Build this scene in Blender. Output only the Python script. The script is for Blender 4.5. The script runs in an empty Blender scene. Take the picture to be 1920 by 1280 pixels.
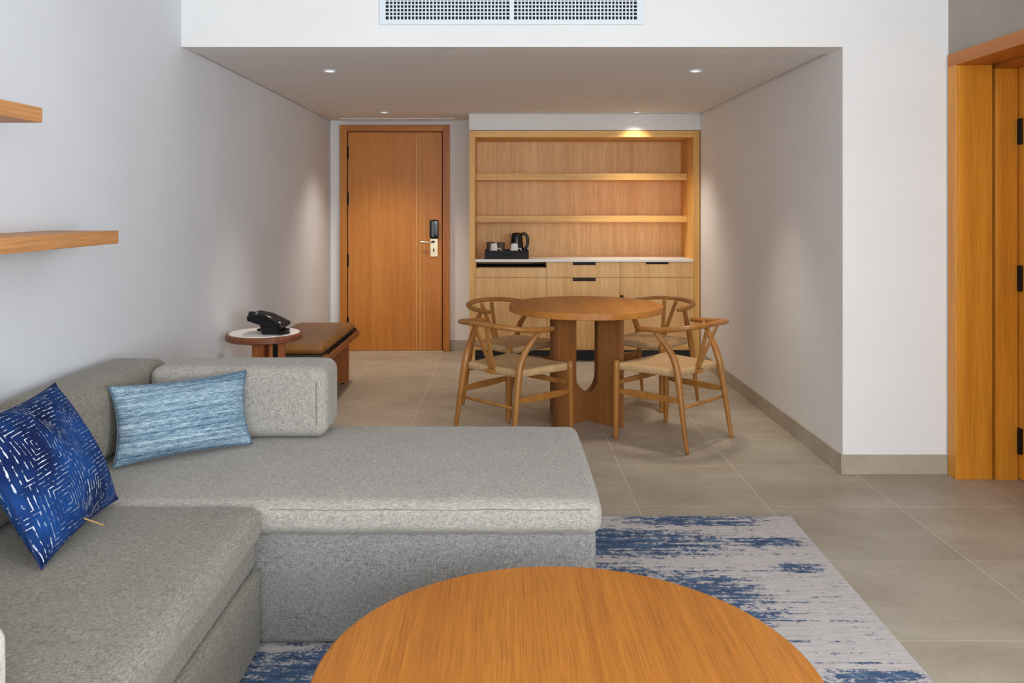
import bpy, bmesh, math, random
from mathutils import Vector, Matrix
random.seed(7)
sc = bpy.context.scene
C = sc.collection
PI = math.pi

# ------------------------------------------------------------------ camera, world, light, exposure
cam_d = bpy.data.cameras.new('camera'); cam = bpy.data.objects.new('camera', cam_d); C.objects.link(cam)
cam.location = (0, 0, 1.38); cam.rotation_euler = (PI/2, 0, 0)
cam_d.sensor_width = 36; cam_d.lens = 1567/1920*36
cam_d.shift_x = 15/1920; cam_d.shift_y = -252/1920
cam_d.clip_start = 0.05
sc.camera = cam

sc.view_settings.view_transform = 'Standard'
sc.view_settings.look = 'None'
sc.view_settings.gamma = 1
sc.view_settings.use_curve_mapping = False
sc.view_settings.exposure = 0.70
sc.cycles.use_denoising = True
sc.cycles.max_bounces = 10
sc.cycles.diffuse_bounces = 6

w = bpy.data.worlds.new('world'); sc.world = w; w.use_nodes = True
w.node_tree.nodes['Background'].inputs[0].default_value = (0.62, 0.78, 1.0, 1)
w.node_tree.nodes['Background'].inputs[1].default_value = 1.2

def area(name, loc, rot, sx, sy, power, col, spread=PI):
    l = bpy.data.lights.new(name, 'AREA'); l.shape = 'RECTANGLE'; l.size = sx; l.size_y = sy
    l.energy = power; l.color = col; l.spread = spread
    o = bpy.data.objects.new(name, l); o.location = loc; o.rotation_euler = rot; C.objects.link(o); return o
# daylight through the glazed wall behind the photographer
area('daylight_window', (0.5, -1.97, 1.72), (PI/2, 0, 0), 3.5, 1.5, 78, (0.93, 0.965, 1.0))
# fill light at an unseen, added side opening, brightening left wall and alcove
area('side_fill_light', (2.66, -0.2, 1.40), (PI/2, 0, PI/2-.85), 1.9, 1.75, 74, (0.88, 0.945, 1.0))

# ------------------------------------------------------------------ helpers
def lin(c):
    return tuple(((v/255)/12.92 if v/255 <= .04045 else (((v/255)+.055)/1.055)**2.4) for v in c) + (1,)

def link(ob, parent=None):
    C.objects.link(ob)
    if parent is not None: ob.parent = parent
    return ob

def obj(name, bm, m, parent=None, smooth=False, bevel=0, seg=2, sub=0):
    me = bpy.data.meshes.new(name)
    bmesh.ops.recalc_face_normals(bm, faces=bm.faces)
    bm.to_mesh(me); bm.free()
    me.materials.append(m)
    if smooth:
        for p in me.polygons: p.use_smooth = True
    o = bpy.data.objects.new(name, me); link(o, parent)
    if bevel:
        b = o.modifiers.new('bevel', 'BEVEL'); b.width = bevel; b.segments = seg; b.limit_method = 'ANGLE'; b.angle_limit = 0.7
        b.harden_normals = False
    if sub:
        s = o.modifiers.new('sub', 'SUBSURF'); s.levels = sub; s.render_levels = sub
    return o

def thing(name, label, cat, loc=(0, 0, 0), rotz=0, group=None):
    o = bpy.data.objects.new(name, None); C.objects.link(o)
    o.empty_display_size = .1
    o.location = loc; o.rotation_euler = (0, 0, rotz); return tag(o, label, cat, group)

def tag(o, label, cat, group=None):
    o['label'] = label; o['category'] = cat
    if group: o['group'] = group
    return o

def struct(name, bm, m, parent=None, **k):
    o = obj(name, bm, m, parent, **k)
    if parent is None: o['kind'] = 'structure'
    return o

def B(): return bmesh.new()

def bx(bm, x0, x1, y0, y1, z0, z1, M=None):
    vs = [bm.verts.new((x, y, z)) for z in (z0, z1) for y in (y0, y1) for x in (x0, x1)]
    for f in ((0,1,3,2), (4,6,7,5), (0,4,5,1), (2,3,7,6), (0,2,6,4), (1,5,7,3)):
        bm.faces.new([vs[i] for i in f])
    if M is not None:
        for v in vs: v.co = M @ v.co
    return bm

def box(*a, M=None): return bx(B(), *a, M=M)

def tube(bm, pts, rad, n=12, flat=1.0, cap=True, up=None):
    """sweep; rad = radius or list; flat scales the second axis"""
    pts = [Vector(p) for p in pts]
    if not isinstance(rad, (list, tuple)): rad = [rad]*len(pts)
    rings = []; prev = None
    for i, p in enumerate(pts):
        t = (pts[min(i+1, len(pts)-1)] - pts[max(i-1, 0)]).normalized()
        if prev is None:
            a = Vector(up) if up else (Vector((0, 0, 1)) if abs(t.z) < .9 else Vector((1, 0, 0)))
            u = (a - t*a.dot(t)).normalized()
        else:
            u = (prev - t*prev.dot(t)).normalized()
        prev = u; v = t.cross(u)
        f = flat[i] if isinstance(flat, (list, tuple)) else flat
        rings.append([bm.verts.new(p + u*math.cos(2*PI*k/n)*rad[i] + v*math.sin(2*PI*k/n)*rad[i]*f) for k in range(n)])
    for a, b in zip(rings, rings[1:]):
        for k in range(n): bm.faces.new((a[k], a[(k+1) % n], b[(k+1) % n], b[k]))
    if cap:
        bm.faces.new(rings[0]); bm.faces.new(list(reversed(rings[-1])))
    return bm

def spline(pts, sub=6):
    """Catmull-Rom through the points"""
    P = [Vector(p) for p in pts]; P = [P[0]*2-P[1]] + P + [P[-1]*2-P[-2]]
    out = []
    for i in range(1, len(P)-2):
        for k in range(sub):
            t = k/sub
            out.append(.5*((2*P[i]) + (-P[i-1]+P[i+1])*t + (2*P[i-1]-5*P[i]+4*P[i+1]-P[i+2])*t*t + (-P[i-1]+3*P[i]-3*P[i+1]+P[i+2])*t**3))
    out.append(P[-2]); return out

def lathe(bm, prof, n=32, cx=0, cy=0):
    rings = []
    for r, z in prof:
        if r < 1e-6: rings.append([bm.verts.new((cx, cy, z))])
        else: rings.append([bm.verts.new((cx+r*math.cos(2*PI*k/n), cy+r*math.sin(2*PI*k/n), z)) for k in range(n)])
    for a, b in zip(rings, rings[1:]):
        for k in range(n):
            k2 = (k+1) % n
            if len(a) == 1 and len(b) == 1: continue
            if len(a) == 1: bm.faces.new((a[0], b[k2], b[k]))
            elif len(b) == 1: bm.faces.new((a[k], a[k2], b[0]))
            else: bm.faces.new((a[k], a[k2], b[k2], b[k]))
    return bm

def prism(bm, outline, d0, d1, M=None):
    """outline in local XZ, extruded along Y from d0 to d1"""
    a = [bm.verts.new((x, d0, z)) for x, z in outline]; b = [bm.verts.new((x, d1, z)) for x, z in outline]
    n = len(outline)
    bm.faces.new(a); bm.faces.new(list(reversed(b)))
    for i in range(n): bm.faces.new((a[i], b[i], b[(i+1) % n], a[(i+1) % n]))
    if M is not None:
        for v in a+b: v.co = M @ v.co
    return bm

def soft_box(x0, x1, y0, y1, z0, z1, r, puff=0.0, cell=.03, wob=0.0, seed=0):
    """upholstered block: rounded edges, faces swelling a little"""
    bm = B(); dims = (x1-x0, y1-y0, z1-z0); c = Vector(((x0+x1)/2, (y0+y1)/2, (z0+z1)/2))
    h = Vector(dims)/2
    def coords(L):
        e = [0, r*.12, r*.3, r*.55, r*.8, r]
        m = max(2, int((L-2*r)/cell)); mid = [r+(L-2*r)*i/m for i in range(1, m)]
        return [v-L/2 for v in e] + [v-L/2 for v in mid] + [L/2-v for v in reversed(e)]
    cs = [coords(d) for d in dims]; vm = {}
    rng = random.Random(seed); ph = [rng.uniform(0, 6.28) for _ in range(6)]
    def V(i, j, k):
        if (i, j, k) in vm: return vm[(i, j, k)]
        p = Vector((cs[0][i], cs[1][j], cs[2][k]))
        inner = Vector([max(-h[a]+r, min(h[a]-r, p[a])) for a in range(3)])
        d = p-inner
        q = inner + d.normalized()*r if d.length > 1e-9 else p.copy()
        if puff:
            for a in range(3):
                if abs(q[a]) > h[a]-1.01*r:
                    o1, o2 = (a+1) % 3, (a+2) % 3
                    s = (1-(q[o1]/h[o1])**4)*(1-(q[o2]/h[o2])**4)
                    q[a] += math.copysign(1, q[a])*puff*max(0, s)*(abs(q[a])-(h[a]-1.01*r))/(1.01*r)
        if wob:
            q.z += wob*(math.sin(q.x*9+ph[0])*math.cos(q.y*11+ph[1])+.6*math.sin(q.x*23+q.y*17+ph[2]))
            q.y += wob*.7*math.sin(q.x*13+q.z*20+ph[3])
        vm[(i, j, k)] = bm.verts.new(q+c); return vm[(i, j, k)]
    n = [len(x)-1 for x in cs]
    for i in range(n[0]):
        for j in range(n[1]):
            for k in (0, n[2]): bm.faces.new((V(i,j,k), V(i+1,j,k), V(i+1,j+1,k), V(i,j+1,k)))
        for k in range(n[2]):
            for j in (0, n[1]): bm.faces.new((V(i,j,k), V(i+1,j,k), V(i+1,j,k+1), V(i,j,k+1)))
    for j in range(n[1]):
        for k in range(n[2]):
            for i in (0, n[0]): bm.faces.new((V(i,j,k), V(i,j+1,k), V(i,j+1,k+1), V(i,j,k+1)))
    return bm

def copy_tree(o, parent=None):
    c = o.copy(); C.objects.link(c); c.parent = parent
    for ch in list(o.children): copy_tree(ch, c)
    return c

# ------------------------------------------------------------------ materials
class N:
    def __init__(s, name, rough=.5, spec=.5):
        s.m = bpy.data.materials.new(name); s.m.use_nodes = True
        s.t = s.m.node_tree; s.b = s.t.nodes['Principled BSDF']
        s.b.inputs['Roughness'].default_value = rough
        s.b.inputs['Specular IOR Level'].default_value = spec
    def new(s, typ, **k):
        n = s.t.nodes.new(typ)
        for a, v in k.items(): setattr(n, a, v)
        return n
    def put(s, sock, v):
        if hasattr(v, 'links') or isinstance(v, bpy.types.NodeSocket): s.t.links.new(v, sock)
        else: sock.default_value = v
    def math(s, op, a, b=0.0, c=None, clamp=False):
        n = s.new('ShaderNodeMath', operation=op, use_clamp=clamp); s.put(n.inputs[0], a); s.put(n.inputs[1], b)
        if c is not None: s.put(n.inputs[2], c)
        return n.outputs[0]
    def coord(s, scale=(1, 1, 1), loc=(0, 0, 0), rot=(0, 0, 0)):
        tc = s.new('ShaderNodeTexCoord'); mp = s.new('ShaderNodeMapping')
        mp.inputs['Location'].default_value = loc; mp.inputs['Rotation'].default_value = rot; mp.inputs['Scale'].default_value = scale
        s.t.links.new(tc.outputs['Object'], mp.inputs[0]); return mp.outputs[0]
    def noise(s, vec, scale=1, detail=2, rough=.5, dist=0):
        n = s.new('ShaderNodeTexNoise'); s.t.links.new(vec, n.inputs['Vector'])
        n.inputs['Scale'].default_value = scale; n.inputs['Detail'].default_value = detail
        n.inputs['Roughness'].default_value = rough; n.inputs['Distortion'].default_value = dist
        return n.outputs['Fac']
    def ramp(s, f, stops):
        n = s.new('ShaderNodeValToRGB'); s.t.links.new(f, n.inputs[0]); e = n.color_ramp.elements
        while len(e) < len(stops): e.new(.5)
        for el, (p, c) in zip(e, stops): el.position = p; el.color = c if len(c) == 4 else lin(c)
        return n.outputs[0]
    def mix(s, f, a, b, mode='MIX'):
        n = s.new('ShaderNodeMix', data_type='RGBA', blend_type=mode)
        s.put(n.inputs['Factor'], f); s.put(n.inputs['A'], a); s.put(n.inputs['B'], b); return n.outputs['Result']
    def rng(s, v, a, b, c=0.0, d=1.0):
        n = s.new('ShaderNodeMapRange'); s.put(n.inputs[0], v)
        for i, x in enumerate((a, b, c, d)): n.inputs[i+1].default_value = x
        return n.outputs[0]
    def sep(s, vec):
        n = s.new('ShaderNodeSeparateXYZ'); s.t.links.new(vec, n.inputs[0]); return n.outputs
    def color(s, c): s.put(s.b.inputs['Base Color'], lin(c) if isinstance(c, tuple) and len(c) == 3 else c); return s
    def rough(s, v): s.put(s.b.inputs['Roughness'], v); return s
    def bump(s, h, strength=.3, dist=.002):
        n = s.new('ShaderNodeBump'); n.inputs['Strength'].default_value = strength; n.inputs['Distance'].default_value = dist
        s.put(n.inputs['Height'], h); s.t.links.new(n.outputs[0], s.b.inputs['Normal']); return s

def plain(name, c, rough=.5, metal=0, spec=.5):
    n = N(name, rough, spec).color(c); n.b.inputs['Metallic'].default_value = metal
    v = n.noise(n.coord(), 60, 3); n.bump(v, .06, .0008); return n.m

def wood(name, light, mid, dark, axis=2, rough=.42, grain=22, pore=.35, soft=1.0, along=1.0):
    n = N(name, rough, .45)
    s1 = [grain]*3; s1[axis] = .9*grain/22*along
    s2 = [grain*14]*3; s2[axis] = grain*.35*along
    a = n.noise(n.coord(tuple(s1)), 1, 5, .6, .35)
    big = n.noise(n.coord(tuple(x*.16 for x in s1)), 1, 2, .5)
    f = n.math('ADD', n.math('MULTIPLY', a, .6), n.math('MULTIPLY', big, .4))
    col = n.ramp(f, [(.5-.17*soft, dark), (.5, mid), (.5+.16*soft, light)])
    p = n.noise(n.coord(tuple(s2)), 1, 3, .6)
    pf = n.rng(p, .34, .56, 1-pore, 1.0)
    col = n.mix(1.0, col, n.ramp(pf, [(0, (0, 0, 0, 1)), (1, (1, 1, 1, 1))]), 'MULTIPLY')
    n.color(col); n.bump(p, .12, .0006)
    n.rough(n.rng(p, .3, .7, rough+.08, rough-.04)); return n.m

def plaster(name, c, amp=.035):
    n = N(name, .85, .25)
    v = n.noise(n.coord(), 1.3, 4, .6)
    d = tuple(int(x*(1-amp)) for x in c)
    n.color(n.ramp(v, [(.3, d), (.7, c)])); n.bump(n.noise(n.coord(), 220, 3), .06, .001); return n.m

def fabric(name, a, b, th=1.0, bump=.22):
    """woven cloth: threads running along each axis"""
    n = N(name, .95, .12)
    k = 820/th; q = 70/th
    tc = n.new('ShaderNodeTexCoord'); nx = n.sep(tc.outputs['Normal'])
    f = wsum = None
    for i, sc_ in enumerate(((q, k, k), (k, q, k), (k, k, q))):
        wt = n.math('SUBTRACT', 1.0, n.math('ABSOLUTE', nx[i]), clamp=True)      # threads that lie in this face
        v = n.math('MULTIPLY', n.noise(n.coord(sc_), 1, 1, .5), wt)
        f = v if f is None else n.math('ADD', f, v)
        wsum = wt if wsum is None else n.math('ADD', wsum, wt)
    f = n.math('DIVIDE', f, wsum)
    big = n.noise(n.coord(), 5, 3, .6)
    g = n.math('ADD', f, n.math('MULTIPLY', n.math('SUBTRACT', big, .5), .07))
    n.color(n.ramp(g, [(.33, b), (.67, a)])); n.bump(f, bump, .001)
    n.b.inputs['Sheen Weight'].default_value = .15
    return n.m

M = {}
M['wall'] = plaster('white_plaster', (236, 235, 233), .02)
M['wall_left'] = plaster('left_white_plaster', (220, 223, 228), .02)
M['ceil'] = plaster('ceiling_paint', (230, 229, 228), .02)
M['concrete'] = plaster('grey_concrete_plaster', (184, 176, 163), .14)
M['shadow_gap'] = plain('gap_grey', (70, 66, 62), .9)
M['white'] = plain('white_metal', (222, 230, 238), .45)
M['void'] = plain('duct_dark', (22, 24, 24), .9)
M['door'] = wood('door_veneer', (214, 140, 56), (204, 128, 46), (188, 112, 36), 2, .42, 26, .2)
M['frame'] = wood('door_frame_wood', (206, 136, 48), (192, 120, 38), (170, 98, 28), 2, .4, 26, .2)
M['frame_h'] = wood('door_head_wood', (206, 136, 48), (192, 120, 38), (170, 98, 28) , 0, .4, 26, .2)
M['frame_y'] = wood('door_head_wood_side', (208, 128, 46), (192, 112, 38), (168, 92, 30), 1, .34, 26, .2)
M['frame_side'] = wood('side_door_wood', (236, 164, 58), (222, 146, 44), (190, 112, 28), 2, .33, 14, .2, 1.2)
M['oak'] = wood('oak_veneer', (250, 206, 144), (243, 193, 126), (224, 168, 104), 2, .45, 26, .25)
M['oak_h'] = wood('oak_edge', (246, 196, 114), (236, 182, 100), (214, 156, 80), 0, .42, 26, .2)
M['oak_v'] = wood('oak_stile', (246, 196, 114), (236, 182, 100), (214, 156, 80) , 2, .42, 26, .2)
M['shelf'] = wood('wall_shelf_oak', (216, 160, 106), (200, 142, 88), (176, 118, 68), 1, .5, 20, .25)
M['coffee'] = wood('coffee_table_oak', (200, 128, 46), (187, 114, 36), (168, 96, 27), 1, .40, 52, .42, 1.2, .35)
M['coffee_v'] = wood('coffee_table_base_oak', (220, 146, 54), (204, 128, 40), (180, 106, 28), 2, .4, 13, .3)
M['dine'] = wood('dining_top_wood', (204, 138, 62), (190, 122, 50), (168, 102, 40), 1, .36, 18, .22)
M['dine_shaded'] = wood('dining_base_wood_shaded', (164, 108, 58), (146, 93, 46), (122, 74, 34), 2, .42, 18, .25)  # table wood darkened in colour for the shade on the upright boards
M['chair'] = wood('chair_beech_stain', (182, 126, 60), (164, 108, 48), (138, 86, 34), 2, .3, 14, .15)
M['walnut'] = wood('red_walnut', (142, 84, 54), (124, 70, 44), (98, 52, 32), 2, .35, 20, .25)
M['bench_wood'] = wood('bench_wood', (178, 104, 48), (158, 88, 38), (130, 68, 28), 2, .4, 20, .2)
M['marble'] = plain('white_stone', (236, 232, 226), .25)
M['black'] = plain('black_plastic', (16, 16, 19), .55, 0, .25)
M['gloss'] = plain('gloss_black_plastic', (10, 11, 14), .15)
M['matblack'] = plain('matt_black_board', (28, 28, 31), .7)
M['blackmetal'] = plain('black_metal', (20, 20, 22), .45, .6)
M['steel'] = plain('champagne_metal', (226, 208, 170), .3, .75)
M['chrome'] = plain('satin_chrome', (220, 214, 204), .25, .9)
M['china'] = plain('white_china', (240, 240, 238), .2)
M['grey_glass'] = plain('grey_screen', (70, 78, 76), .2)
g = N('clear_glass', .03); g.color((235, 222, 200)); g.b.inputs['Transmission Weight'].default_value = .92; g.b.inputs['IOR'].default_value = 1.2; M['glass'] = g.m
M['kick'] = plain('dark_kickboard', (38, 42, 48), .6)
M['cut'] = plain('handle_recess_dark', (46, 34, 26), .7)
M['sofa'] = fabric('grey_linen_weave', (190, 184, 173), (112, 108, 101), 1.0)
M['sofa_shaded'] = fabric('grey_linen_weave_shaded', (160, 157, 152), (88, 86, 84), 1.0)  # same linen as the seat, darkened to put shade into the base colour
M['sofa2'] = fabric('beige_grey_twill', (164, 157, 143), (84, 79, 70), 1.0)
M['sofa3'] = fabric('pale_boucle', (226, 218, 208), (170, 162, 152), 1.6)
M['seam'] = plain('stitch_thread', (128, 120, 106), .9)
M['thread'] = plain('tan_cord', (170, 130, 80), .9)
# papercord: strands square to the nearest rail
n = N('paper_cord', .8, .2)
x, y, z = n.sep(n.coord())
sel = n.math('GREATER_THAN', n.math('ABSOLUTE', x), n.math('MULTIPLY', n.math('ABSOLUTE', n.math('SUBTRACT', y, .04)), 1.25))
co = n.math('ADD', n.math('MULTIPLY', sel, y), n.math('MULTIPLY', n.math('SUBTRACT', 1.0, sel), x))
st = n.math('SINE', n.math('MULTIPLY', co, 1500.0))
cn = n.noise(n.coord((40, 40, 40)), 1, 3)
n.color(n.mix(n.rng(st, -1, 1), n.ramp(cn, [(.3, (176, 140, 98)), (.7, (194, 158, 114))]), n.ramp(cn, [(.3, (200, 164, 118)), (.7, (218, 184, 138))])))
n.bump(st, .4, .0012); M['cord'] = n.m
# leather
n = N('tan_leather', .42, .4)
v = n.noise(n.coord(), 9, 4)
n.color(n.ramp(v, [(.3, (122, 80, 32)), (.7, (138, 93, 40))])); n.bump(n.noise(n.coord(), 320, 3), .15, .0008); M['leather'] = n.m
# floor tiles 600 x 600 with pale joints
def tile(name, joints=True, off=(-.615, -3.86, 0)):
    n = N(name, .45, .4)
    a = n.noise(n.coord((1.2, 2.0, 1.2), rot=(0, 0, .6)), 1.6, 7, .62, .3)
    c = n.noise(n.coord(), 30, 4, .7)
    f = n.math('ADD', n.math('MULTIPLY', a, .75), n.math('MULTIPLY', c, .25))
    col = n.ramp(f, [(.36, (164, 152, 134)), (.5, (176, 165, 147)), (.66, (190, 180, 163))])
    if joints:
        b = n.new('ShaderNodeTexBrick', offset=0.0, squash=1.0)
        b.inputs['Scale'].default_value = 1; b.inputs['Brick Width'].default_value = .6; b.inputs['Row Height'].default_value = .6
        b.inputs['Mortar Size'].default_value = .0022; b.inputs['Mortar Smooth'].default_value = .3; b.inputs['Bias'].default_value = 0
        b.inputs['Color1'].default_value = (.86, .86, .86, 1); b.inputs['Color2'].default_value = (1, 1, 1, 1); b.inputs['Mortar'].default_value = (1, 1, 1, 1)
        n.t.links.new(n.coord(loc=off), b.inputs['Vector'])
        col = n.mix(1.0, col, b.outputs['Color'], 'MULTIPLY')
        col = n.mix(n.math('MULTIPLY', b.outputs['Fac'], .8), col, lin((214, 206, 190)))
        n.bump(n.math('SUBTRACT', 1.0, b.outputs['Fac']), .25, .001)
    n.color(col); n.rough(n.rng(f, .3, .7, .5, .38)); return n.m
M['floor'] = tile('stone_floor_tile')
M['skirt'] = tile('stone_skirting', False)
# rug: worn pale ground with streaky blue
n = N('distressed_blue_rug', .95, .1)
X, Y, Z = n.sep(n.coord())
def blob(cx, cy, rx, ry):
    dx = n.math('DIVIDE', n.math('SUBTRACT', X, cx), rx); dy = n.math('DIVIDE', n.math('SUBTRACT', Y, cy), ry)
    d = n.math('ADD', n.math('MULTIPLY', dx, dx), n.math('MULTIPLY', dy, dy))
    return n.math('SUBTRACT', 1.0, d, clamp=True)
area_ = None
for bl in ((.50, 3.42, .62, .20), (.82, 3.66, .42, .10), (.30, 3.10, .42, .16), (.70, 2.98, .30, .22), (1.08, 3.42, .22, .07), (1.12, 3.18, .12, .06), (.72, 2.80, .30, .10), (-.55, 2.45, .5, .22), (.95, 2.30, .4, .14), (1.10, 2.44, .2, .05)):
    q = blob(*bl); area_ = q if area_ is None else n.math('MAXIMUM', area_, q)
streak = n.noise(n.coord((1.6, 38, 1)), 1, 3, .7)
blotch = n.noise(n.coord((19, 28, 1)), 1, 5, .7)
fine = n.noise(n.coord((64, 95, 1)), 1, 3, .8)
amt = n.math('ADD', n.math('MULTIPLY', area_, .62), n.math('MULTIPLY', n.math('SUBTRACT', streak, .5), 1.35))
amt = n.math('ADD', amt, n.math('MULTIPLY', n.math('SUBTRACT', blotch, .5), 2.0))
amt = n.math('ADD', amt, n.math('MULTIPLY', n.math('SUBTRACT', fine, .5), 1.5))
amt = n.math('ADD', amt, n.math('MULTIPLY', n.rng(n.noise(n.coord((1.4, 62, 1), loc=(3, 1, 0)), 1, 2, .5), .58, .70), .34))
ground = n.ramp(n.noise(n.coord((9, 80, 1)), 1, 4, .7), [(.3, (178, 171, 170)), (.55, (198, 191, 188)), (.8, (210, 203, 199))])
blue = n.ramp(n.noise(n.coord((12, 30, 1), loc=(4, 2, 0)), 1, 4, .7), [(.3, (54, 66, 96)), (.55, (78, 100, 130)), (.75, (118, 142, 164))])
n.color(n.mix(n.rng(amt, .26, .50), ground, blue)); n.bump(fine, .4, .003); M['rug'] = n.m
# lumbar pillow: melange blue stripes
n = N('blue_stripe_weave', .9, .15)
s1 = n.noise(n.coord((1.0, 1, 60)), 1, 3, .7); s2 = n.noise(n.coord((330, 330, 420)), 1, 2, .6)
s3 = n.noise(n.coord((40, 5, 330)), 1, 2, .6)
f = n.math('ADD', n.math('ADD', n.math('MULTIPLY', s1, .42), n.math('MULTIPLY', s2, .28)), n.math('MULTIPLY', s3, .30))
n.color(n.ramp(f, [(.38, (44, 68, 92)), (.46, (96, 122, 142)), (.54, (146, 168, 180)), (.62, (196, 210, 214))]))
n.bump(s2, .5, .002); M['stripe'] = n.m
# navy pillow: stitched maze
n = N('navy_maze_stitch', .9, .12)
vo = n.new('ShaderNodeTexVoronoi', voronoi_dimensions='2D', distance='CHEBYCHEV', feature='F1')
vo.inputs['Scale'].default_value = 5.2; vo.inputs['Randomness'].default_value = .85
cx_ = n.new('ShaderNodeCombineXYZ'); xs, ys, zs = n.sep(n.coord())
wv = n.noise(n.coord((9, 9, 9)), 1, 2)
n.t.links.new(n.math('ADD', xs, n.math('MULTIPLY', wv, .012)), cx_.inputs[0]); n.t.links.new(n.math('ADD', zs, n.math('MULTIPLY', wv, .012)), cx_.inputs[1])
n.t.links.new(cx_.outputs[0], vo.inputs['Vector'])
ring = n.math('SINE', n.math('MULTIPLY', vo.outputs['Distance'], 2*PI*17))
dash = n.noise(n.coord((48, 48, 48)), 1, 2, .7)
lum = n.rng(n.math('ADD', ring, n.math('MULTIPLY', n.math('SUBTRACT', dash, .5), 1.8)), .90, 1.10)
patch = n.rng(n.noise(n.coord((5, 5, 5)), 1, 3), .40, .60)
lum = n.math('MULTIPLY', lum, n.rng(patch, 0, 1, 1.0, .35))
base = n.mix(patch, lin((18, 32, 72)), lin((28, 66, 124)))
n.color(n.mix(lum, base, lin((214, 220, 226)))); n.bump(ring, .4, .0015); M['navy'] = n.m
M['navy_edge'] = plain('navy_piping', (18, 42, 92), .9)
M['stripe_edge'] = plain('slate_blue_piping', (92, 114, 134), .9)

# ------------------------------------------------------------------ room
ZC = 2.212; XL, XR = -1.67, 1.753; YB = 8.05; YF = 4.325; XD = 2.30
struct('floor', box(-1.9, 2.9, -2.2, 8.3, -.1, 0), M['floor'])
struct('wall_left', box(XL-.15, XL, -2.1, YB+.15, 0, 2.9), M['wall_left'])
struct('wall_back', box(XL, XR+.2, YB, YB+.15, 0, 2.9), M['wall'])
struct('wall_alcove_right', box(XR, XD-.02, YF+.02, YB, 0, 2.9), M['wall'])
# white front face: beam over the opening and the pier beside it, one plastered surface
bm = B(); bx(bm, XL, XR, YF, 4.53, 2.208, 2.9); bx(bm, XR, XD, YF, YF+.02, 0, 2.9)
struct('wall_front', bm, M['wall'])
struct('ceiling', box(XL+.012, XR-.012, 4.53, YB, ZC, ZC+.05), M['ceil'])
struct('trim_1', box(XL, XR, 4.53, YB, ZC+.051, ZC+.09), M['shadow_gap'])
struct('ceiling_living_room', box(XL, XD+.3, -2.1, YF, 2.75, 2.9), M['wall'])
# bulkhead above the wall unit
struct('wall_bulkhead', box(-.312, XR-.001, 7.452, YB-.001, 2.066, ZC-.001), M['wall'])
# right wall with its door opening and an added, unseen opening for the fill light
bm = B()
bx(bm, XD, XD+.30, 4.31, YF, 0, 2.75); bx(bm, XD, XD+.30, 3.22, 4.31, 2.16, 2.75)
bx(bm, XD, XD+.30, .8, 3.22, 0, 2.75); bx(bm, XD, XD+.30, -1.2, .8, 0, .5); bx(bm, XD, XD+.30, -1.2, .8, 2.3, 2.75)
bx(bm, XD, XD+.30, -2.1, -1.2, 0, 2.75)
struct('wall_right', bm, M['concrete'])
# glazed wall behind the photographer
bm = B()
bx(bm, XL, -1.35, -2.1, -1.9, 0, 2.75); bx(bm, 2.32, XD+.3, -2.1, -1.9, 0, 2.75); bx(bm, -1.35, 2.32, -2.1, -1.9, 2.55, 2.75); bx(bm, -1.35, 2.32, -2.1, -1.9, 0, .92)
struct('wall_rear', bm, M['wall'])
wf = struct('window_1', bx(bx(B(), -1.35, 2.32, -1.95, -1.90, 2.48, 2.55), -1.35, 2.32, -1.95, -1.90, .92, .98), M['blackmetal'])
for xx in (-1.35, .45, 2.26):
    struct('window_frame', box(xx, xx+.06, -1.95, -1.90, .98, 2.48), M['blackmetal'], wf)

# skirting
struct('baseboard_alcove_right', box(XR-.012, XR, YF-.012, 7.44, 0, .1), M['skirt'], bevel=.0015)
struct('baseboard_front', box(XR, XD-.012, YF-.012, YF, 0, .1), M['skirt'], bevel=.0015)
struct('baseboard_back', box(-.52, -.312, YB-.012, YB, 0, .1), M['skirt'], bevel=.0015)
struct('baseboard_left', box(XL, XL+.010, 3.6, YB, 0, .1), M['skirt'], bevel=.0015)

# ------------------------------------------------------------------ entrance door
dr = struct('door_1', box(-1.493, -.595, YB-.050, YB-.012, .008, 2.096), M['door'], bevel=.002)
tag(dr, 'plain veneered entrance door with three vertical grooves and a key-card lock', 'door')
for i, gx in enumerate((-.838, -.800, -.763)):
    g_ = B(); bx(g_, gx-.0035, gx+.0035, YB-.0515, YB-.0485, .012, 2.092); obj('groove', g_, M['oak_v'], dr)
    g_ = B(); bx(g_, gx+.0036, gx+.0052, YB-.0515, YB-.0485, .012, 2.092); obj('groove_shadow_line', g_, M['cut'], dr)
fr = B()
fr = struct('trim_2', box(-1.568, -1.502, YB-.065, YB, 0, 2.166), M['frame'], bevel=.003)
tag(fr, 'wooden frame around the entrance door', 'door frame')
obj('right_jamb', box(-.586, -.521, YB-.065, YB, 0, 2.166), M['frame'], fr, bevel=.003)
obj('head', box(-1.502, -.586, YB-.065, YB, 2.102, 2.166), M['frame_h'], fr, bevel=.003)
obj('door_stop', bx(bx(bx(B(), -1.502, -1.494, YB-.030, YB-.001, 0, 2.102), -.594, -.586, YB-.030, YB-.001, 0, 2.102), -1.494, -.594, YB-.030, YB-.001, 2.0965, 2.102), M['cut'], fr)
obj('threshold', box(-1.502, -.586, YB-.06, YB, 0, .006), M['steel'], fr)
for hy in (1.84, 1.40, .81, .21):
    h = tube(B(), [(-1.4975, YB-.055, hy), (-1.4975, YB-.055, hy+.12)], .0075, 10)
    bx(h, -1.503, -1.486, YB-.054, YB-.0495, hy, hy+.12)
    obj('hinge', h, M['blackmetal'], dr)
lk = obj('lock_plate', box(-.706, -.632, YB-.062, YB-.0505, .905, 1.078), M['steel'], dr, bevel=.003)
obj('card_reader', soft_box(-.710, -.626, YB-.085, YB-.0505, 1.080, 1.258, .012), M['gloss'], dr, smooth=True)
obj('reader_window', box(-.690, -.668, YB-.0865, YB-.0845, 1.095, 1.24), M['grey_glass'], dr, bevel=.001)
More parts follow.
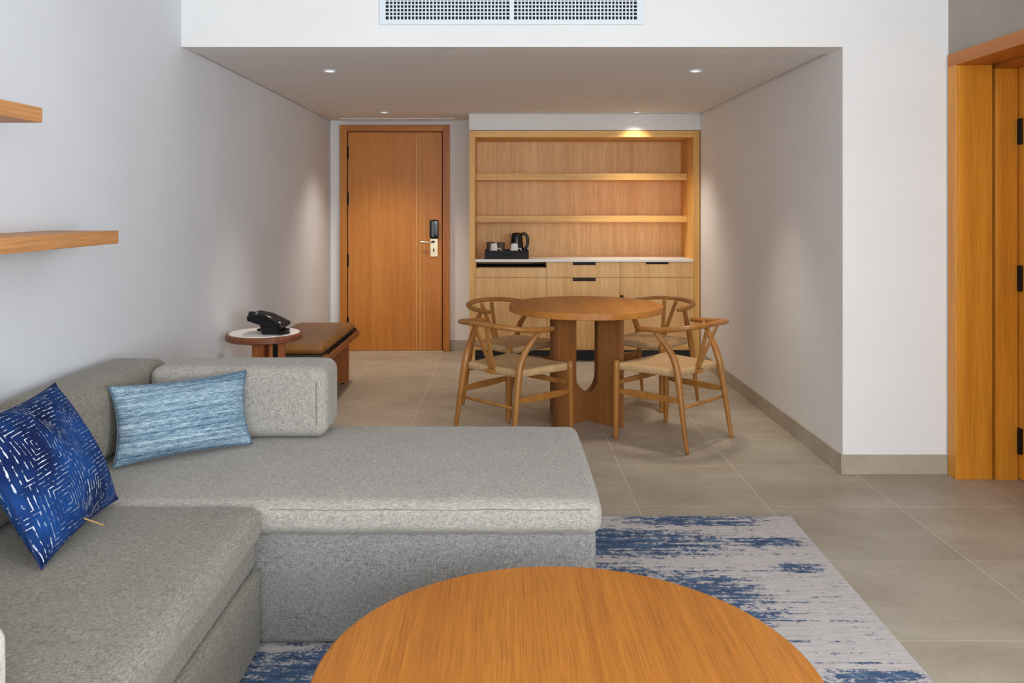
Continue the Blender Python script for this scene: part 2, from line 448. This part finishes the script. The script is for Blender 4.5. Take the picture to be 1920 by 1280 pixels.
hd = tube(B(), spline([(-.690, YB-.062, 1.045), (-.690, YB-.095, 1.045), (-.700, YB-.105, 1.045), (-.74, YB-.107, 1.046), (-.80, YB-.105, 1.048)], 5), .009, 12)
obj('door_handle', hd, M['chrome'], dr, smooth=True)
obj('thumb_turn', box(-.690, -.662, YB-.068, YB-.061, 1.038, 1.058), M['blackmetal'], dr, bevel=.001)
obj('key_hole', tube(B(), [(-.672, YB-.0635, .952), (-.672, YB-.0635, .984)], .006, 10), M['blackmetal'], dr)

# ------------------------------------------------------------------ side door (right)
t = thing('door_2', 'glossy orange wooden door frame with black hinges in the grey right wall', 'door frame', (0, 0, 0)); t['kind'] = 'structure'
obj('casing', bx(bx(B(), XD-.012, XD+.004, 4.232, 4.308, 0, 2.1), XD-.012, XD+.004, 3.25, 3.33, 0, 2.1), M['frame_side'], t, bevel=.002)
obj('casing_head', box(XD-.012, XD+.004, 3.25, 4.308, 2.1, 2.164), M['frame_y'], t, bevel=.002)
obj('jamb', box(XD+.004, 2.474, 4.232, 4.309, 0, 2.1), M['frame_side'], t, bevel=.002)
obj('jamb', box(XD+.004, 2.60, 3.25, 3.328, 0, 2.1), M['frame_side'], t, bevel=.002)
obj('head_lining', box(XD+.004, 2.474, 3.25, 4.309, 2.1, 2.159), M['frame_y'], t, bevel=.002)
obj('rebate', bx(bx(B(), 2.474, 2.487, 4.255, 4.309, 0, 2.14), 2.474, 2.487, 3.33, 4.255, 2.12, 2.15), M['cut'], t)
obj('inner_jamb', box(2.487, 2.598, 4.226, 4.309, 0, 2.082), M['frame_side'], t, bevel=.002)
obj('inner_head', box(2.487, 2.598, 3.33, 4.309, 2.083, 2.15), M['frame_y'], t, bevel=.002)
lf = obj('door_leaf', box(2.604, 2.645, 3.30, 4.29, .006, 2.155), M['frame_side'], t, bevel=.002)
for hz in (1.76, 1.02, .20):
    h = box(2.594, 2.606, 4.198, 4.2255, hz-.065, hz+.065)
    for k in range(5): tube(h, [(2.600, 4.2, hz-.06+k*.026), (2.600, 4.2, hz-.038+k*.026)], .008, 10)
    obj('hinge', h, M['blackmetal'], lf)

# ------------------------------------------------------------------ air grille, slot diffuser, downlights
t = thing('air_grille', 'white rectangular air grille with fine egg-crate bars on the beam', 'air vent', (0, YF, 2.322))
x0, x1, zt = -.643, .718, .30
bm = B(); y0, y1 = -.012, -.0005
bx(bm, x0, x1, y0, y1, 0, .026); bx(bm, x0, x1, y0, y1, zt-.026, zt); bx(bm, x0, x0+.032, y0, y1, .026, zt-.026); bx(bm, x1-.032, x1, y0, y1, .026, zt-.026)
bx(bm, .028, .052, y0, y1, .026, zt-.026)
obj('frame', bm, M['white'], t, bevel=.0015)
obj('backing', box(x0+.03, x1-.03, -.0014, -.0004, .02, zt-.02), M['void'], t)
for a, b in ((x0+.032, .028), (.052, x1-.032)):
    bm = B(); n_ = round((b-a)/.0187)
    for k in range(1, n_): xx = a+(b-a)*k/n_; bx(bm, xx-.0032, xx+.0032, -.008, -.0016, .026, zt-.026)
    for k in range(1, 13): zz = .026+(zt-.052)*k/13; bx(bm, a, b, -.0105, -.0082, zz-.003, zz+.003)
    obj('bar_grid', bm, M['white'], t)

t = thing('slot_diffuser', 'slim cream linear slot diffuser in the ceiling above the entrance door', 'air vent', (0, 7.90, ZC))
bm = B(); bx(bm, -1.53, -.47, -.09, -.055, -.008, -.0005); bx(bm, -1.53, -.47, .055, .09, -.008, -.0005)
bx(bm, -1.53, -1.50, -.055, .055, -.008, -.0005); bx(bm, -.50, -.47, -.055, .055, -.008, -.0005); bx(bm, -1.5, -.5, -.02, .02, -.007, -.0005)
for xx in (-1.17, -.83): bx(bm, xx-.01, xx+.01, -.055, .055, -.0075, -.0005)
obj('frame', bm, M['wall'], t, bevel=.001)
obj('slot', box(-1.5, -.5, -.055, .055, -.002, -.0003), M['void'], t)

em = N('lamp_lens'); em.color((255, 244, 226)); em.b.inputs['Emission Color'].default_value = (1, .86, .66, 1); em.b.inputs['Emission Strength'].default_value = 1.4
spots = (((-1.062, 5.09), 'round white downlight in the near ceiling, above the left wall side'), ((1.166, 5.09), 'round white downlight in the near ceiling, toward the right wall'),
         ((-1.05, 7.32), 'small round downlight in the ceiling in front of the entrance door'), ((1.163, 7.32), 'small round downlight in the ceiling in front of the wall unit'))
first = None
for (sx, sy), lb in spots:
    if first is None:
        t = thing('downlight', lb, 'ceiling light', (sx, sy, ZC), 0, 'recessed ceiling downlights')
        obj('trim_ring', lathe(B(), [(.0405, -.0005), (.042, -.006), (.038, -.010), (.030, -.008), (.028, -.0005)], 32), M['white'], t, smooth=True)
        obj('lens', lathe(B(), [(0, -.004), (.024, -.005), (.0275, -.001)], 24), em.m, t, smooth=True); first = t
    else:
        t = copy_tree(first); t['label'] = lb; t.location = (sx, sy, ZC)
    l = bpy.data.lights.new('downlight_lamp', 'SPOT'); l.energy = 50 if sy > 6 else 36; l.color = (1, .90, .78); l.spot_size = 1.9 if sy > 6 else 1.3; l.spot_blend = 1.0; l.shadow_soft_size = .12
    o = bpy.data.objects.new('downlight_lamp', l); o.location = (sx, sy, ZC-.03); C.objects.link(o)

# ------------------------------------------------------------------ wall unit
CF, CB = 7.45, 7.985       # front and back planes
t = thing('wall_unit', 'light oak wall unit with open shelves over drawers and cupboard doors', 'cabinet', (0, CF, 0))
def L(*a): return box(a[0], a[1], a[2]-CF, a[3]-CF, a[4], a[5])
obj('side_panel', L(-.309, -.257, CF, YB-.002, 0, 2.062), M['oak_v'], t, bevel=.0015)
obj('side_panel', L(1.688, 1.745, CF, YB-.002, 0, 2.062), M['oak_v'], t, bevel=.0015)
obj('top_rail', L(-.257, 1.688, CF, YB-.002, 2.003, 2.062), M['oak_h'], t, bevel=.0015)
obj('back_panel', L(-.257, 1.688, CB, YB-.002, .10, 2.003), M['oak'], t)
obj('shelf', L(-.256, 1.687, 7.69, CB, 1.628, 1.689), M['oak_h'], t, bevel=.0015)
obj('shelf', L(-.256, 1.687, 7.69, CB, 1.240, 1.300), M['oak_h'], t, bevel=.0015)
obj('countertop', L(-.256, 1.687, CF-.004, CB, .890, .914), M['marble'], t, bevel=.002)
obj('toe_kick', L(-.257, 1.688, 7.53, 7.55, 0, .105), M['kick'], t)
obj('carcass', L(-.257, 1.688, 7.476, CB-.002, .105, .838), M['oak'], t)
obj('carcass_top', L(.386, 1.688, 7.476, CB-.002, .838, .888), M['cut'], t)
obj('bottom_rail', L(-.257, 1.688, CF+.004, 7.476, .105, .118), M['oak_h'], t)
obj('pull_out_gap', L(-.250, .380, 7.50, 7.9, .8385, .845), M['cut'], t)
for ga in (-.257, .378): obj('gap_divider', box(ga, ga+.008, .006, .50, .838, .889), M['oak_v'], t)
XA, XB_, XC_, XE = -.255, .3855, 1.0345, 1.687
g2 = .004
def panel(name, xa, xb, za, zb, notch=None, side_notch=False):
    """front panel in XZ, notch = (x0,x1,depth) cut in the top edge"""
    out = [(xa, za), (xb, za), (xb, zb)]
    if notch: out += [(notch[1], zb), (notch[1], zb-notch[2]), (notch[0], zb-notch[2]), (notch[0], zb)]
    if side_notch: out += [(xa+.035, zb), ] if False else []
    out += [(xa, zb)]
    if side_notch: out = [(xa, za), (xb, za), (xb, zb), (xa, zb), (xa, zb-.155), (xa+.032, zb-.155), (xa+.032, zb-.178), (xa, zb-.178)]
    o = obj(name, prism(B(), out, 0, .022), M['oak'], t, bevel=.001)
    if notch: obj('handle_recess', box(notch[0], notch[1], .0245, .0255, zb-notch[2], zb-.001), M['cut'], o)
    if side_notch: obj('handle_recess', box(xa+.001, xa+.032, .0245, .0255, zb-.178, zb-.155), M['cut'], o)
    return o
zt, zm, zb_ = .888, .7545, .119
panel('drawer', XA, XB_-g2, zm, .832)
panel('cupboard_door', XA, XB_-g2, zb_, zm-.005)
panel('drawer', XB_, XC_-g2, zm, zt, (.613, .818, .026))
panel('drawer', XB_, XC_-g2, zb_, zm-.005, (.613, .818, .032))
panel('drawer', XC_, XE, zm, zt, (1.265, 1.467, .018))
panel('cupboard_door', XC_, XE, zb_, zm-.005, side_notch=True)

# things on the counter
ZT = .914
t = thing('amenity_tray', 'black tea tray box with a shallow drawer on the white counter', 'tray', (.025, 7.60, ZT))
obj('box', box(-.198, .197, -.12, .12, 0, .060), M['matblack'], t, bevel=.002)
bm = B(); bx(bm, -.198, .197, -.12, -.114, .0605, .076); bx(bm, -.198, .197, .114, .12, .0605, .076); bx(bm, -.198, -.192, -.114, .114, .0605, .076); bx(bm, .191, .197, -.114, .114, .0605, .076)
obj('rim', bm, M['matblack'], t, bevel=.001)
obj('drawer_front', box(-.17, .17, -.1235, -.1205, .008, .052), M['matblack'], t, bevel=.001)
obj('handle_slot', tube(B(), [(-.05, -.124, .038), (0, -.124, .034), (.05, -.124, .038)], .003, 8), M['void'], t)
ZT += .0605
def cup(x, y, lb):
    t = thing('cup', lb, 'cup', (x, y, ZT), 0, 'upturned white cups on the tea tray')
    obj('bowl', lathe(B(), [(.0385, 0), (.040, .003), (.037, .010), (.031, .060), (.028, .074), (.020, .078), (0, .078)], 32), M['china'], t, smooth=True)
    obj('handle', tube(B(), spline([(.036, 0, .008), (.050, 0, .004), (.062, 0, .010), (.062, 0, .024), (.050, 0, .032), (.034, 0, .030)], 5), .0042, 8, cap=True), M['china'], t, smooth=True)
    return t
c1 = cup(-.090, 7.545, 'upturned white cup at the left end of the tea tray, in front of a tumbler')
c2 = copy_tree(c1); c2.location = (.092, 7.545, ZT); c2['label'] = 'upturned white cup standing in front of the black kettle'
def tumbler(x, y, lb):
    bm = lathe(B(), [(.030, 0), (.031, .002), (.036, .085), (.0345, .086), (.030, .006), (0, .006)], 28)
    o = obj('tumbler', bm, M['glass'], None, smooth=True); o.location = (x, y, ZT); return tag(o, lb, 'glass', 'clear tumblers on the tea tray')
g1 = tumbler(-.028, 7.60, 'clear glass tumbler between the two white cups')
g2_ = g1.copy(); C.objects.link(g2_); g2_.location = (-.125, 7.625, ZT); g2_['label'] = 'clear glass tumbler behind the left white cup'
t = thing('kettle', 'small glossy black electric kettle on the tea tray', 'kettle', (.118, 7.645, ZT))
obj('body', lathe(B(), [(0, .004), (.060, .004), (.062, .015), (.060, .05), (.052, .13), (.049, .148)], 36), M['gloss'], t, smooth=True)
obj('lid', lathe(B(), [(.0492, .1482), (.046, .160), (.030, .170), (.012, .173), (0, .173)], 32), M['gloss'], t, smooth=True)
obj('base', lathe(B(), [(0, 0), (.064, 0), (.064, .0038), (0, .0038)], 32), M['black'], t)
obj('handle', tube(B(), spline([(.040, 0, .158), (.070, 0, .160), (.092, 0, .140), (.100, 0, .100), (.094, 0, .055), (.076, 0, .022), (.058, 0, .014)], 6), [.014]*37, 12, flat=1.2), M['gloss'], t, smooth=True)
obj('spout', prism(B(), [(-.046, .120), (-.068, .146), (-.064, .152), (-.042, .150)], -.014, .014), M['gloss'], t, bevel=.004)
obj('water_gauge', box(-.004, .004, -.0600, -.0530, .03, .12), M['grey_glass'], t, bevel=.001)

# ------------------------------------------------------------------ floating shelves on the left wall
def fshelf(y_end, z0, z1, lb):
    o = obj('floating_shelf', box(XL+.0005, -1.42, .55, y_end, z0, z1), M['shelf'], bevel=.0015)
    return tag(o, lb, 'shelf', 'floating oak shelves on the left wall')
fshelf(3.08, 1.246, 1.2935, 'lower and longer floating oak shelf on the left wall')
fshelf(2.572, 1.639, 1.685, 'upper and shorter floating oak shelf on the left wall')

# ------------------------------------------------------------------ rug
bm = B(); bx(bm, -1.15, 1.255, .55, 3.706, .0005, .010)
for v in bm.verts:
    if v.co.x > 1: v.co.x = 1.272 if v.co.y > 3 else 1.202
tag(obj('rug', bm, M['rug'], bevel=.003), 'pale distressed rug with blue blotches and streaks under the sofa', 'rug')

# ------------------------------------------------------------------ sofa
ZR = .0105
t = thing('chaise_section', 'wide grey woven daybed section of the corner sofa, running across the room', 'sofa', (0, 2.61, 0))
o = obj('base', soft_box(-1.655, .288, 0, .865, ZR+.007, .366, .018, .006, .06), M['sofa_shaded'], t, smooth=True)
cu = obj('seat_cushion', soft_box(-1.655, .304, -.032, .888, .362, .470, .040, .006, .05, .0012, 3), M['sofa'], t, smooth=True)
obj('seam', tube(B(), [(-.72+.034*k, -.0345+.0003*math.sin(k), .447+.0012*math.sin(k*.7)) for k in range(30)], .0013, 6), M['seam'], cu)
obj('seam', tube(B(), [(-.72+.034*k, -.030, .380+.001*math.sin(k*.9)) for k in range(30)], .0013, 6), M['seam'], cu)

t = thing('sofa_section', 'long beige-grey sofa section along the left wall with a pull-out drawer below', 'sofa', (-1.66, 1.2, 0))
def S(x0, x1, y0, y1, z0, z1, r, **k): return soft_box(x0+1.66, x1+1.66, y0-1.2, y1-1.2, z0, z1, r, **k)
obj('base', S(-1.655, -.765, .9, 2.574, .275, .362, .014, puff=.003, cell=.06), M['sofa2'], t, smooth=True)
obj('plinth', box(.01, .87, -.29, 1.36, ZR, .274), M['shadow_gap'], t)
obj('drawer', S(-.80, -.752, .9, 2.586, .018, .263, .018, puff=.006, cell=.05), M['sofa2'], t, smooth=True)
cu = obj('seat_cushion', S(-1.655, -.738, .88, 2.563, .362, .470, .036, puff=.006, cell=.045, wob=.001, seed=5), M['sofa2'], t, smooth=True)
obj('seam', tube(B(), [(.9185, -.25+.055*k, .449+.001*math.sin(k*.8)) for k in range(30)], .0013, 6), M['seam'], cu)
obj('seam', tube(B(), [(.9165, -.25+.055*k, .378+.001*math.sin(k*.8)) for k in range(30)], .0013, 6), M['seam'], cu)

def back_cushion(name, x0, x1, y0, y1, z1, mat, lb, seams='front', z0=.484, r=.038, grp='loose back cushions of the corner sofa', seed=1):
    c = ((x0+x1)/2, (y0+y1)/2)
    o = obj(name, soft_box(x0-c[0], x1-c[0], y0-c[1], y1-c[1], 0, z1-z0, r, .005, .03, .0012, seed), mat, smooth=True)
    o.location = (c[0], c[1], z0); tag(o, lb, 'cushion', grp)
    hx, hy, h = (x1-x0)/2, (y1-y0)/2, z1-z0
    i = .034
    if seams == 'front':
        xs_ = hx-i; d = -hy-.0072
        pts = [(xs_, d+.001, .05), (xs_, d+.0005, h*.5), (xs_, d+.001, h-.05)]
        obj('seam', tube(B(), spline(pts, 4), .0012, 6), M['seam'], o)
    return o
back_cushion('back_cushion', -1.378, -.692, 3.243, 3.485, .756, M['sofa'], 'grey box back cushion behind the light blue pillow, standing on the daybed', seed=2)
back_cushion('back_cushion', -1.640, -1.392, 2.652, 3.480, .756, M['sofa2'], 'beige-grey back cushion along the left wall, in the corner of the sofa', None, seed=4, r=.045)
back_cushion('back_cushion', -1.640, -1.385, 1.700, 2.628, .752, M['sofa2'], 'beige-grey back cushion along the left wall, behind the navy pillow', None, seed=6, r=.045)
back_cushion('arm_cushion', -1.60, -.897, 1.28, 1.522, .632, M['sofa3'], 'pale cushion whose end just shows at the bottom of the left frame edge', None, seed=8, r=.03, grp=None)

# ------------------------------------------------------------------ throw pillows
def pillow(W, H, T, pinch, mat, edge, seed, sag=0.0, n=34):
    bm = B(); rng = random.Random(seed); ph = [rng.uniform(0, 6.28) for _ in range(8)]
    def pt(u, v, s):
        x = W/2*u*(1-pinch*(1-v*v)*abs(u)**1.5); z = H/2*v*(1-pinch*(1-u*u)*abs(v)**1.5)
        e = max(0, (1-abs(u)**2.6))*max(0, (1-abs(v)**2.6))
        y = s*T/2*e**.62*(1+.08*math.sin(3*u+ph[0])*math.cos(4*v+ph[1])) 
        y += .004*math.sin(9*u+ph[2]+4*v)*e
        z -= sag*(1-u*u)*abs(v)
        return (x, y, z)
    grid = {}
    for s in (-1, 1):
        for i in range(n+1):
            for j in range(n+1):
                u = math.sin((i/n*2-1)*PI/2)*.35+(i/n*2-1)*.65; v = math.sin((j/n*2-1)*PI/2)*.35+(j/n*2-1)*.65
                if i in (0, n) or j in (0, n):
                    if (0, i, j) not in grid: grid[(0, i, j)] = bm.verts.new(pt(u, v, 1))
                    grid[(s, i, j)] = grid[(0, i, j)]
                else: grid[(s, i, j)] = bm.verts.new(pt(u, v, s))
        for i in range(n):
            for j in range(n):
                bm.faces.new([grid[(s, a, b)] for a, b in ((i, j), (i+1, j), (i+1, j+1), (i, j+1))])
    o = obj('throw_pillow', bm, mat, smooth=True)
    ring = [pt(-1+2*k/20, -1, 1) for k in range(20)]+[pt(1, -1+2*k/20, 1) for k in range(20)]+[pt(1-2*k/20, 1, 1) for k in range(20)]+[pt(-1, 1-2*k/20, 1) for k in range(21)]
    obj('piping', tube(B(), ring, .0020, 8), edge, o, smooth=True)
    return o
# lumbar pillow leaning in the corner; local +x from bottom-left corner to bottom-right, +z up, -y toward the camera
def place(o, bl, br, up_pt, H):
    bl, br, up_pt = Vector(bl), Vector(br), Vector(up_pt)
    ex = (br-bl).normalized(); ez = (up_pt-bl); ez = (ez-ex*ez.dot(ex)).normalized(); ey = ez.cross(ex)
    m = Matrix((ex, ey, ez)).transposed().to_4x4(); m.translation = (bl+br)/2 + ez*H/2
    o.matrix_world = m
p = pillow(.490, .276, .125, .09, M['stripe'], M['stripe_edge'], 3)
place(p, (-1.338, 2.875, .484), (-.958, 3.160, .484), (-1.365, 2.935, .75), .276)
tag(p, 'light blue striped rectangular pillow leaning in the sofa corner', 'pillow')
p = pillow(.500, .405, .165, .075, M['navy'], M['navy_edge'], 5)
place(p, (-1.145, 2.070, .484), (-1.185, 2.565, .484), (-1.335, 2.075, .85), .405)
tag(p, 'navy blue square pillow with white maze stitching on the left sofa section', 'pillow')
obj('tassel', tube(B(), [(-.10, -.068, -.16), (-.085, -.085, -.19), (-.07, -.088, -.205)], .0022, 6), M['thread'], p)

# ------------------------------------------------------------------ round tables
def disc(bm, R, z0, z1, r=.006, n=96):
    return lathe(bm, [(0, z0), (R-r, z0), (R-r*.3, z0+r*.3), (R, z0+r), (R, z1-r), (R-r*.3, z1-r*.3), (R-r, z1), (0, z1)], n)
def cross_base(t, mat, half, h, th, r_in, z_in, flare=0.0):
    """two crossing boards, each with a tall U cut down from the top"""
    for s in range(2):
        out = [(-half, 0), (half, 0), (half, h), (r_in, h), (r_in, z_in+r_in)]
        out += [(r_in*math.cos(a), z_in+r_in-r_in*math.sin(a)) for a in [PI*k/16 for k in range(1, 16)]]
        out += [(-r_in, z_in+r_in), (-r_in, h), (-half, h)]
        Mx = Matrix.Rotation(PI/4+s*PI/2, 4, 'Z')
        if s == 0: obj('base_board', prism(B(), out, -th/2, th/2, Mx), mat, t, bevel=.002)
        else:
            # second board in two halves meeting the first
            for sg in (1, -1):
                o2 = [(x, z) for x, z in out if x >= -1e-6]
                o2 = [(th/2+.0003, 0), (half, 0), (half, h), (r_in, h)] + [(x, z) for x, z in out[4:] if x > th/2+.001]
                zc = z_in+r_in-math.sqrt(max(0, r_in**2-(th/2)**2)); o2.append((th/2+.0003, zc))
                o2 = [(sg*x, z) for x, z in o2]
                obj('base_board', prism(B(), o2, -th/2, th/2, Mx), mat, t, bevel=.002)

t = thing('dining_table', 'round wooden dining table on a crossed-board base, set among four chairs', 'table', (.53, 5.43, 0))
obj('tabletop', disc(B(), .497, .708, .750, .005), M['dine'], t, smooth=False)
cross_base(t, M['dine_shaded'], .292, .7075, .045, .118, .178)

t = thing('coffee_table', 'large round orange oak coffee table on the rug in the foreground', 'table', (.131, 1.755, 0))
obj('tabletop', disc(B(), .535, .365, .400, .010, 128), M['coffee'], t, smooth=True)
t.children[0].modifiers.new('w', 'WEIGHTED_NORMAL')
for k in range(4):
    a = PI/4+k*PI/2
    Mx = Matrix.Rotation(a, 4, 'Z')
    obj('leg', box(.20, .42, -.02, .02, ZR, .3645, M=Mx), M['coffee_v'], t, bevel=.003)

t = thing('side_table', 'small round side table with a white stone top and reddish wood rim', 'side table', (-1.413, 4.93, 0))
obj('rim', lathe(B(), [(0, .600), (.212, .600), (.221, .606), (.221, .628), (.216, .638), (.206, .640), (.203, .6365), (0, .6365)], 64), M['walnut'], t, smooth=False)
obj('stone_top', lathe(B(), [(0, .637), (.2025, .637), (.2025, .641), (.2005, .6425), (0, .6425)], 64), M['marble'], t)
for (a, b, c, d) in ((-.060, .005, -.05, -.01), (.048, .068, -.075, -.03), (.098, .133, -.075, -.03), (-.02, .03, .06, .10)):
    obj('leg', box(a, b, c, d, 0, .5995), M['bench_wood'], t, bevel=.002)
obj('metal_post', box(.072, .094, -.070, -.04, 0, .5995), M['blackmetal'], t, bevel=.001)

# telephone
t = thing('telephone', 'black desk telephone with its handset on the small stone side table', 'telephone', (-1.393, 4.90, .643))
def ph(x, y): return ((x-492)*.00314, (626-y)*.00314)
prof = [ph(x, y) for x, y in ((463, 601), (462, 594), (465, 590), (474, 586.5), (497, 591), (512, 598), (532, 608), (530, 614), (520, 617), (500, 612), (487, 609))]
obj('body', prism(B(), prof, -.075, .075), M['black'], t, bevel=.004)
st_ = [ph(x, y) for x, y in ((486, 609.5), (500, 611.5), (520, 617.5), (528, 622), (528, 625.5), (490, 625.5))]
obj('stand', prism(B(), st_, -.070, .070), M['black'], t, bevel=.003)
obj('foot', prism(B(), [ph(x, y) for x, y in ((467, 625.7), (528, 625.7), (528, 622), (487, 620), (467, 622.5))], .075, .10), M['black'], t, bevel=.002)
hs = spline([(ph(470, 588)[0], -.102, ph(470, 588)[1]+.004), (ph(485, 590)[0], -.102, ph(485, 590)[1]+.006), (ph(505, 596)[0], -.102, ph(505, 596)[1]+.008), (ph(524, 606)[0], -.102, ph(524, 606)[1]+.006), (ph(532, 611)[0], -.102, ph(532, 611)[1])], 5)
hr = [.016 if i < 5 or i > len(hs)-6 else .012 for i in range(len(hs))]
obj('handset', tube(B(), hs, hr, 14, flat=1.3), M['gloss'], t, smooth=True)
obj('cord', tube(B(), [(.10+.010*math.cos(k*.9)+k*.0006, -.085+.010*math.sin(k*.9)+.0007*k, .008+.0035*math.sin(k*.3)) for k in range(70)], .0028, 6), M['black'], t, smooth=True)
obj('display', box(.0, .05, -.04, .05, 0, .002, M=Matrix.Translation((ph(500, 593)[0]-.045, 0, ph(500, 593)[1]+.0075)) @ Matrix.Rotation(.30, 4, 'Y')), M['grey_glass'], t)

# ------------------------------------------------------------------ bench
t = thing('bench', 'tan leather upholstered bench on wooden slab legs against the left wall', 'bench', (-1.43, 6.16, 0))
obj('cushion', soft_box(-.225, .228, -.575, .580, .392, .452, .028, .008, .05), M['leather'], t, smooth=True)
obj('rail', box(.218, .262, -.575, .585, .345, .388), M['bench_wood'], t, bevel=.004)
obj('rail', box(-.228, -.190, -.575, .585, .345, .388), M['bench_wood'], t, bevel=.004)
obj('seat_board', box(-.189, .217, -.56, .57, .372, .388), M['shadow_gap'], t)
for yy in (-.42, .345):
    lg = obj('leg', box(-.225, .217, yy, yy+.045, .010, .371), M['bench_wood'], t, bevel=.003)
    for fx in (-.18, .17): obj('foot', tube(B(), [(fx, yy+.022, 0), (fx, yy+.022, .0095)], .012, 10), M['black'], lg)
for k in range(16):
    yy = -.53+k*.070
    obj('lace', tube(B(), spline([(.222, yy, .404), (.236, yy+.006, .412), (.246, yy+.016, .398), (.244, yy+.026, .3885)], 4), .0055, 8), M['black'], t, smooth=True)

# ------------------------------------------------------------------ wishbone chairs
def make_chair(lb):
    t = thing('dining_chair', lb, 'chair', (0, 0, 0), 0, 'round-backed wooden chairs at the dining table')
    m = M['chair']
    # seat: woven trapezoid with rounded edges and a sunken middle
    bm = B(); n_ = 22; grid = {}
    def sp(u, v, s):
        y = .038+v*.200; w_ = .205+(.250-.205)*(v+1)/2
        x = w_*u
        e = max(abs(u), abs(v)); ed = (max(0, 1-e))
        top = .455-.016*(1-u*u)*(1-v*v) - .007*max(0, (e-.92)/.08)**2
        # creases along the diagonals
        top -= .004*math.exp(-((abs(u)-abs(v))/.06)**2)*(1-e)
        bot = .408+.005*max(0, (e-.92)/.08)**2
        return (x, y, top if s > 0 else bot)
    for s in (-1, 1):
        for i in range(n_+1):
            for j in range(n_+1):
                u = i/n_*2-1; v = j/n_*2-1; u = math.copysign(1-(1-abs(u))**1.5, u) if u else 0; v = math.copysign(1-(1-abs(v))**1.5, v) if v else 0
                grid[(s, i, j)] = bm.verts.new(sp(u, v, s))
        for i in range(n_):
            for j in range(n_): bm.faces.new([grid[(s, a, b)] for a, b in ((i, j), (i+1, j), (i+1, j+1), (i, j+1))])
    for k in range(n_):
        for (a, b) in (((k, 0), (k+1, 0)), ((k, n_), (k+1, n_)), ((0, k), (0, k+1)), ((n_, k), (n_, k+1))):
            bm.faces.new((grid[(-1,)+a], grid[(-1,)+b], grid[(1,)+b], grid[(1,)+a]))
    obj('seat', bm, M['cord'], t, smooth=True)
    for s in (-1, 1):
        obj('leg', tube(B(), [(s*.262, .238, 0), (s*.262, .238, .01), (s*.262, .237, .12), (s*.261, .236, .28), (s*.260, .235, .43), (s*.260, .235, .463), (s*.260, .235, .468)],
                        [.011, .0135, .0165, .019, .019, .017, .010], 16), m, t, smooth=True)
        pts = spline([(s*.240, -.243, 0), (s*.238, -.222, .12), (s*.233, -.197, .28), (s*.227, -.172, .43), (s*.2255, -.150, .505), (s*.232, -.118, .565), (s*.250, -.070, .630), (s*.264, -.034, .674)], 5)
        L_ = len(pts)-1
        rr = [.0105+.010*min(1, i/(L_*.42)) - .0075*max(0, (i/L_-.60)/.40) for i in range(L_+1)]
        obj('leg', tube(B(), pts, rr, 16), m, t, smooth=True)
        # side stretcher board
        a = Vector((s*.261, .222, .288)); b = Vector((s*.234, -.182, .288))
        obj('stretcher', tube(B(), [a, (a+b)/2, b], [.017, .021, .017], 4, flat=.38, up=(0, 0, 1)) if False else board(a, b, .040, .016), m, t, bevel=.003)
    obj('stretcher', tube(B(), [(-.222, -.200, .248), (-.1, -.203, .248), (.1, -.203, .248), (.222, -.200, .248)], [.007, .010, .010, .007], 12), m, t, smooth=True)
    obj('stretcher', board(Vector((-.245, .236, .335)), Vector((.245, .236, .335)), .032, .016), m, t, bevel=.003)
    # bent arm and back rail
    half = [(.279, .062, .676), (.279, -.02, .678), (.272, -.09, .682), (.247, -.165, .690), (.195, -.228, .700), (.105, -.267, .708), (0, -.279, .711)]
    path = spline([(-x, y, z) for x, y, z in half] + list(reversed(half[:-1])), 6)
    L_ = len(path)-1
    rr = []
    for i in range(L_+1):
        f = abs(i/L_*2-1); rr.append(.0155 if f < .97 else .013)
    obj('arm_rail', tube(B(), path, rr, 16, flat=[1.0+.35*min(1, (1-abs(i/L_*2-1))*3) for i in range(L_+1)]), m, t, smooth=True)
    # wishbone splat, leaning back
    h = .275
    out = [(-.026, 0), (.026, 0), (.032, .085), (.064, h), (.036, h), (.003, .085), (-.003, .085), (-.036, h), (-.064, h), (-.032, .085)]
    Mx = Matrix.Translation((0, -.158, .436)) @ Matrix.Rotation(.375, 4, 'X')
    # curved in plan so the tips meet the rail
    bmx = prism(B(), out, -.006, .006)
    for v in bmx.verts: v.co.y += .30*v.co.x**2*(v.co.z/h)*2.2
    for v in bmx.verts: v.co = Mx @ v.co
    obj('back_splat', bmx, m, t, bevel=.002)
    obj('seat_rail_block', box(-.035, .035, -.180, -.150, .410, .436), m, t, bevel=.004)
    return t
def board(a, b, h, th):
    bm = B(); d = (b-a).normalized(); s = Vector((0, 0, 1)).cross(d).normalized()*th/2; N_ = 8; rings = []
    for k in range(N_+1):
        f = k/N_; p_ = a+(b-a)*f; hh = h*(.62+.38*math.sin(PI*f)**.5)/2; tt = .55+.45*math.sin(PI*f)**.5
        rings.append([bm.verts.new(p_+s*tt*sx+Vector((0, 0, hh*sz))) for sx, sz in ((-1, -1), (1, -1), (1, 1), (-1, 1))])
    for r0, r1 in zip(rings, rings[1:]):
        for k in range(4): bm.faces.new((r0[k], r0[(k+1) % 4], r1[(k+1) % 4], r1[k]))
    bm.faces.new(rings[0]); bm.faces.new(list(reversed(rings[-1])))
    return bm
ch = make_chair('round-backed wooden chair with woven cord seat, nearest on the left of the table')
ch.location = (.045, 4.99, 0); ch.rotation_euler.z = -PI/4
for loc, ang, lb in (((1.02, 5.0, 0), PI/4, 'round-backed wooden chair with woven cord seat, nearest on the right of the table'),
                     ((.055, 5.84, 0), -3*PI/4, 'round-backed wooden chair behind the left of the table, in front of the cupboard'),
                     ((1.04, 5.96, 0), 3*PI/4, 'round-backed wooden chair behind the right of the table, nearest the right wall')):
    c = copy_tree(ch); c.location = loc; c.rotation_euler.z = ang; c['label'] = lb
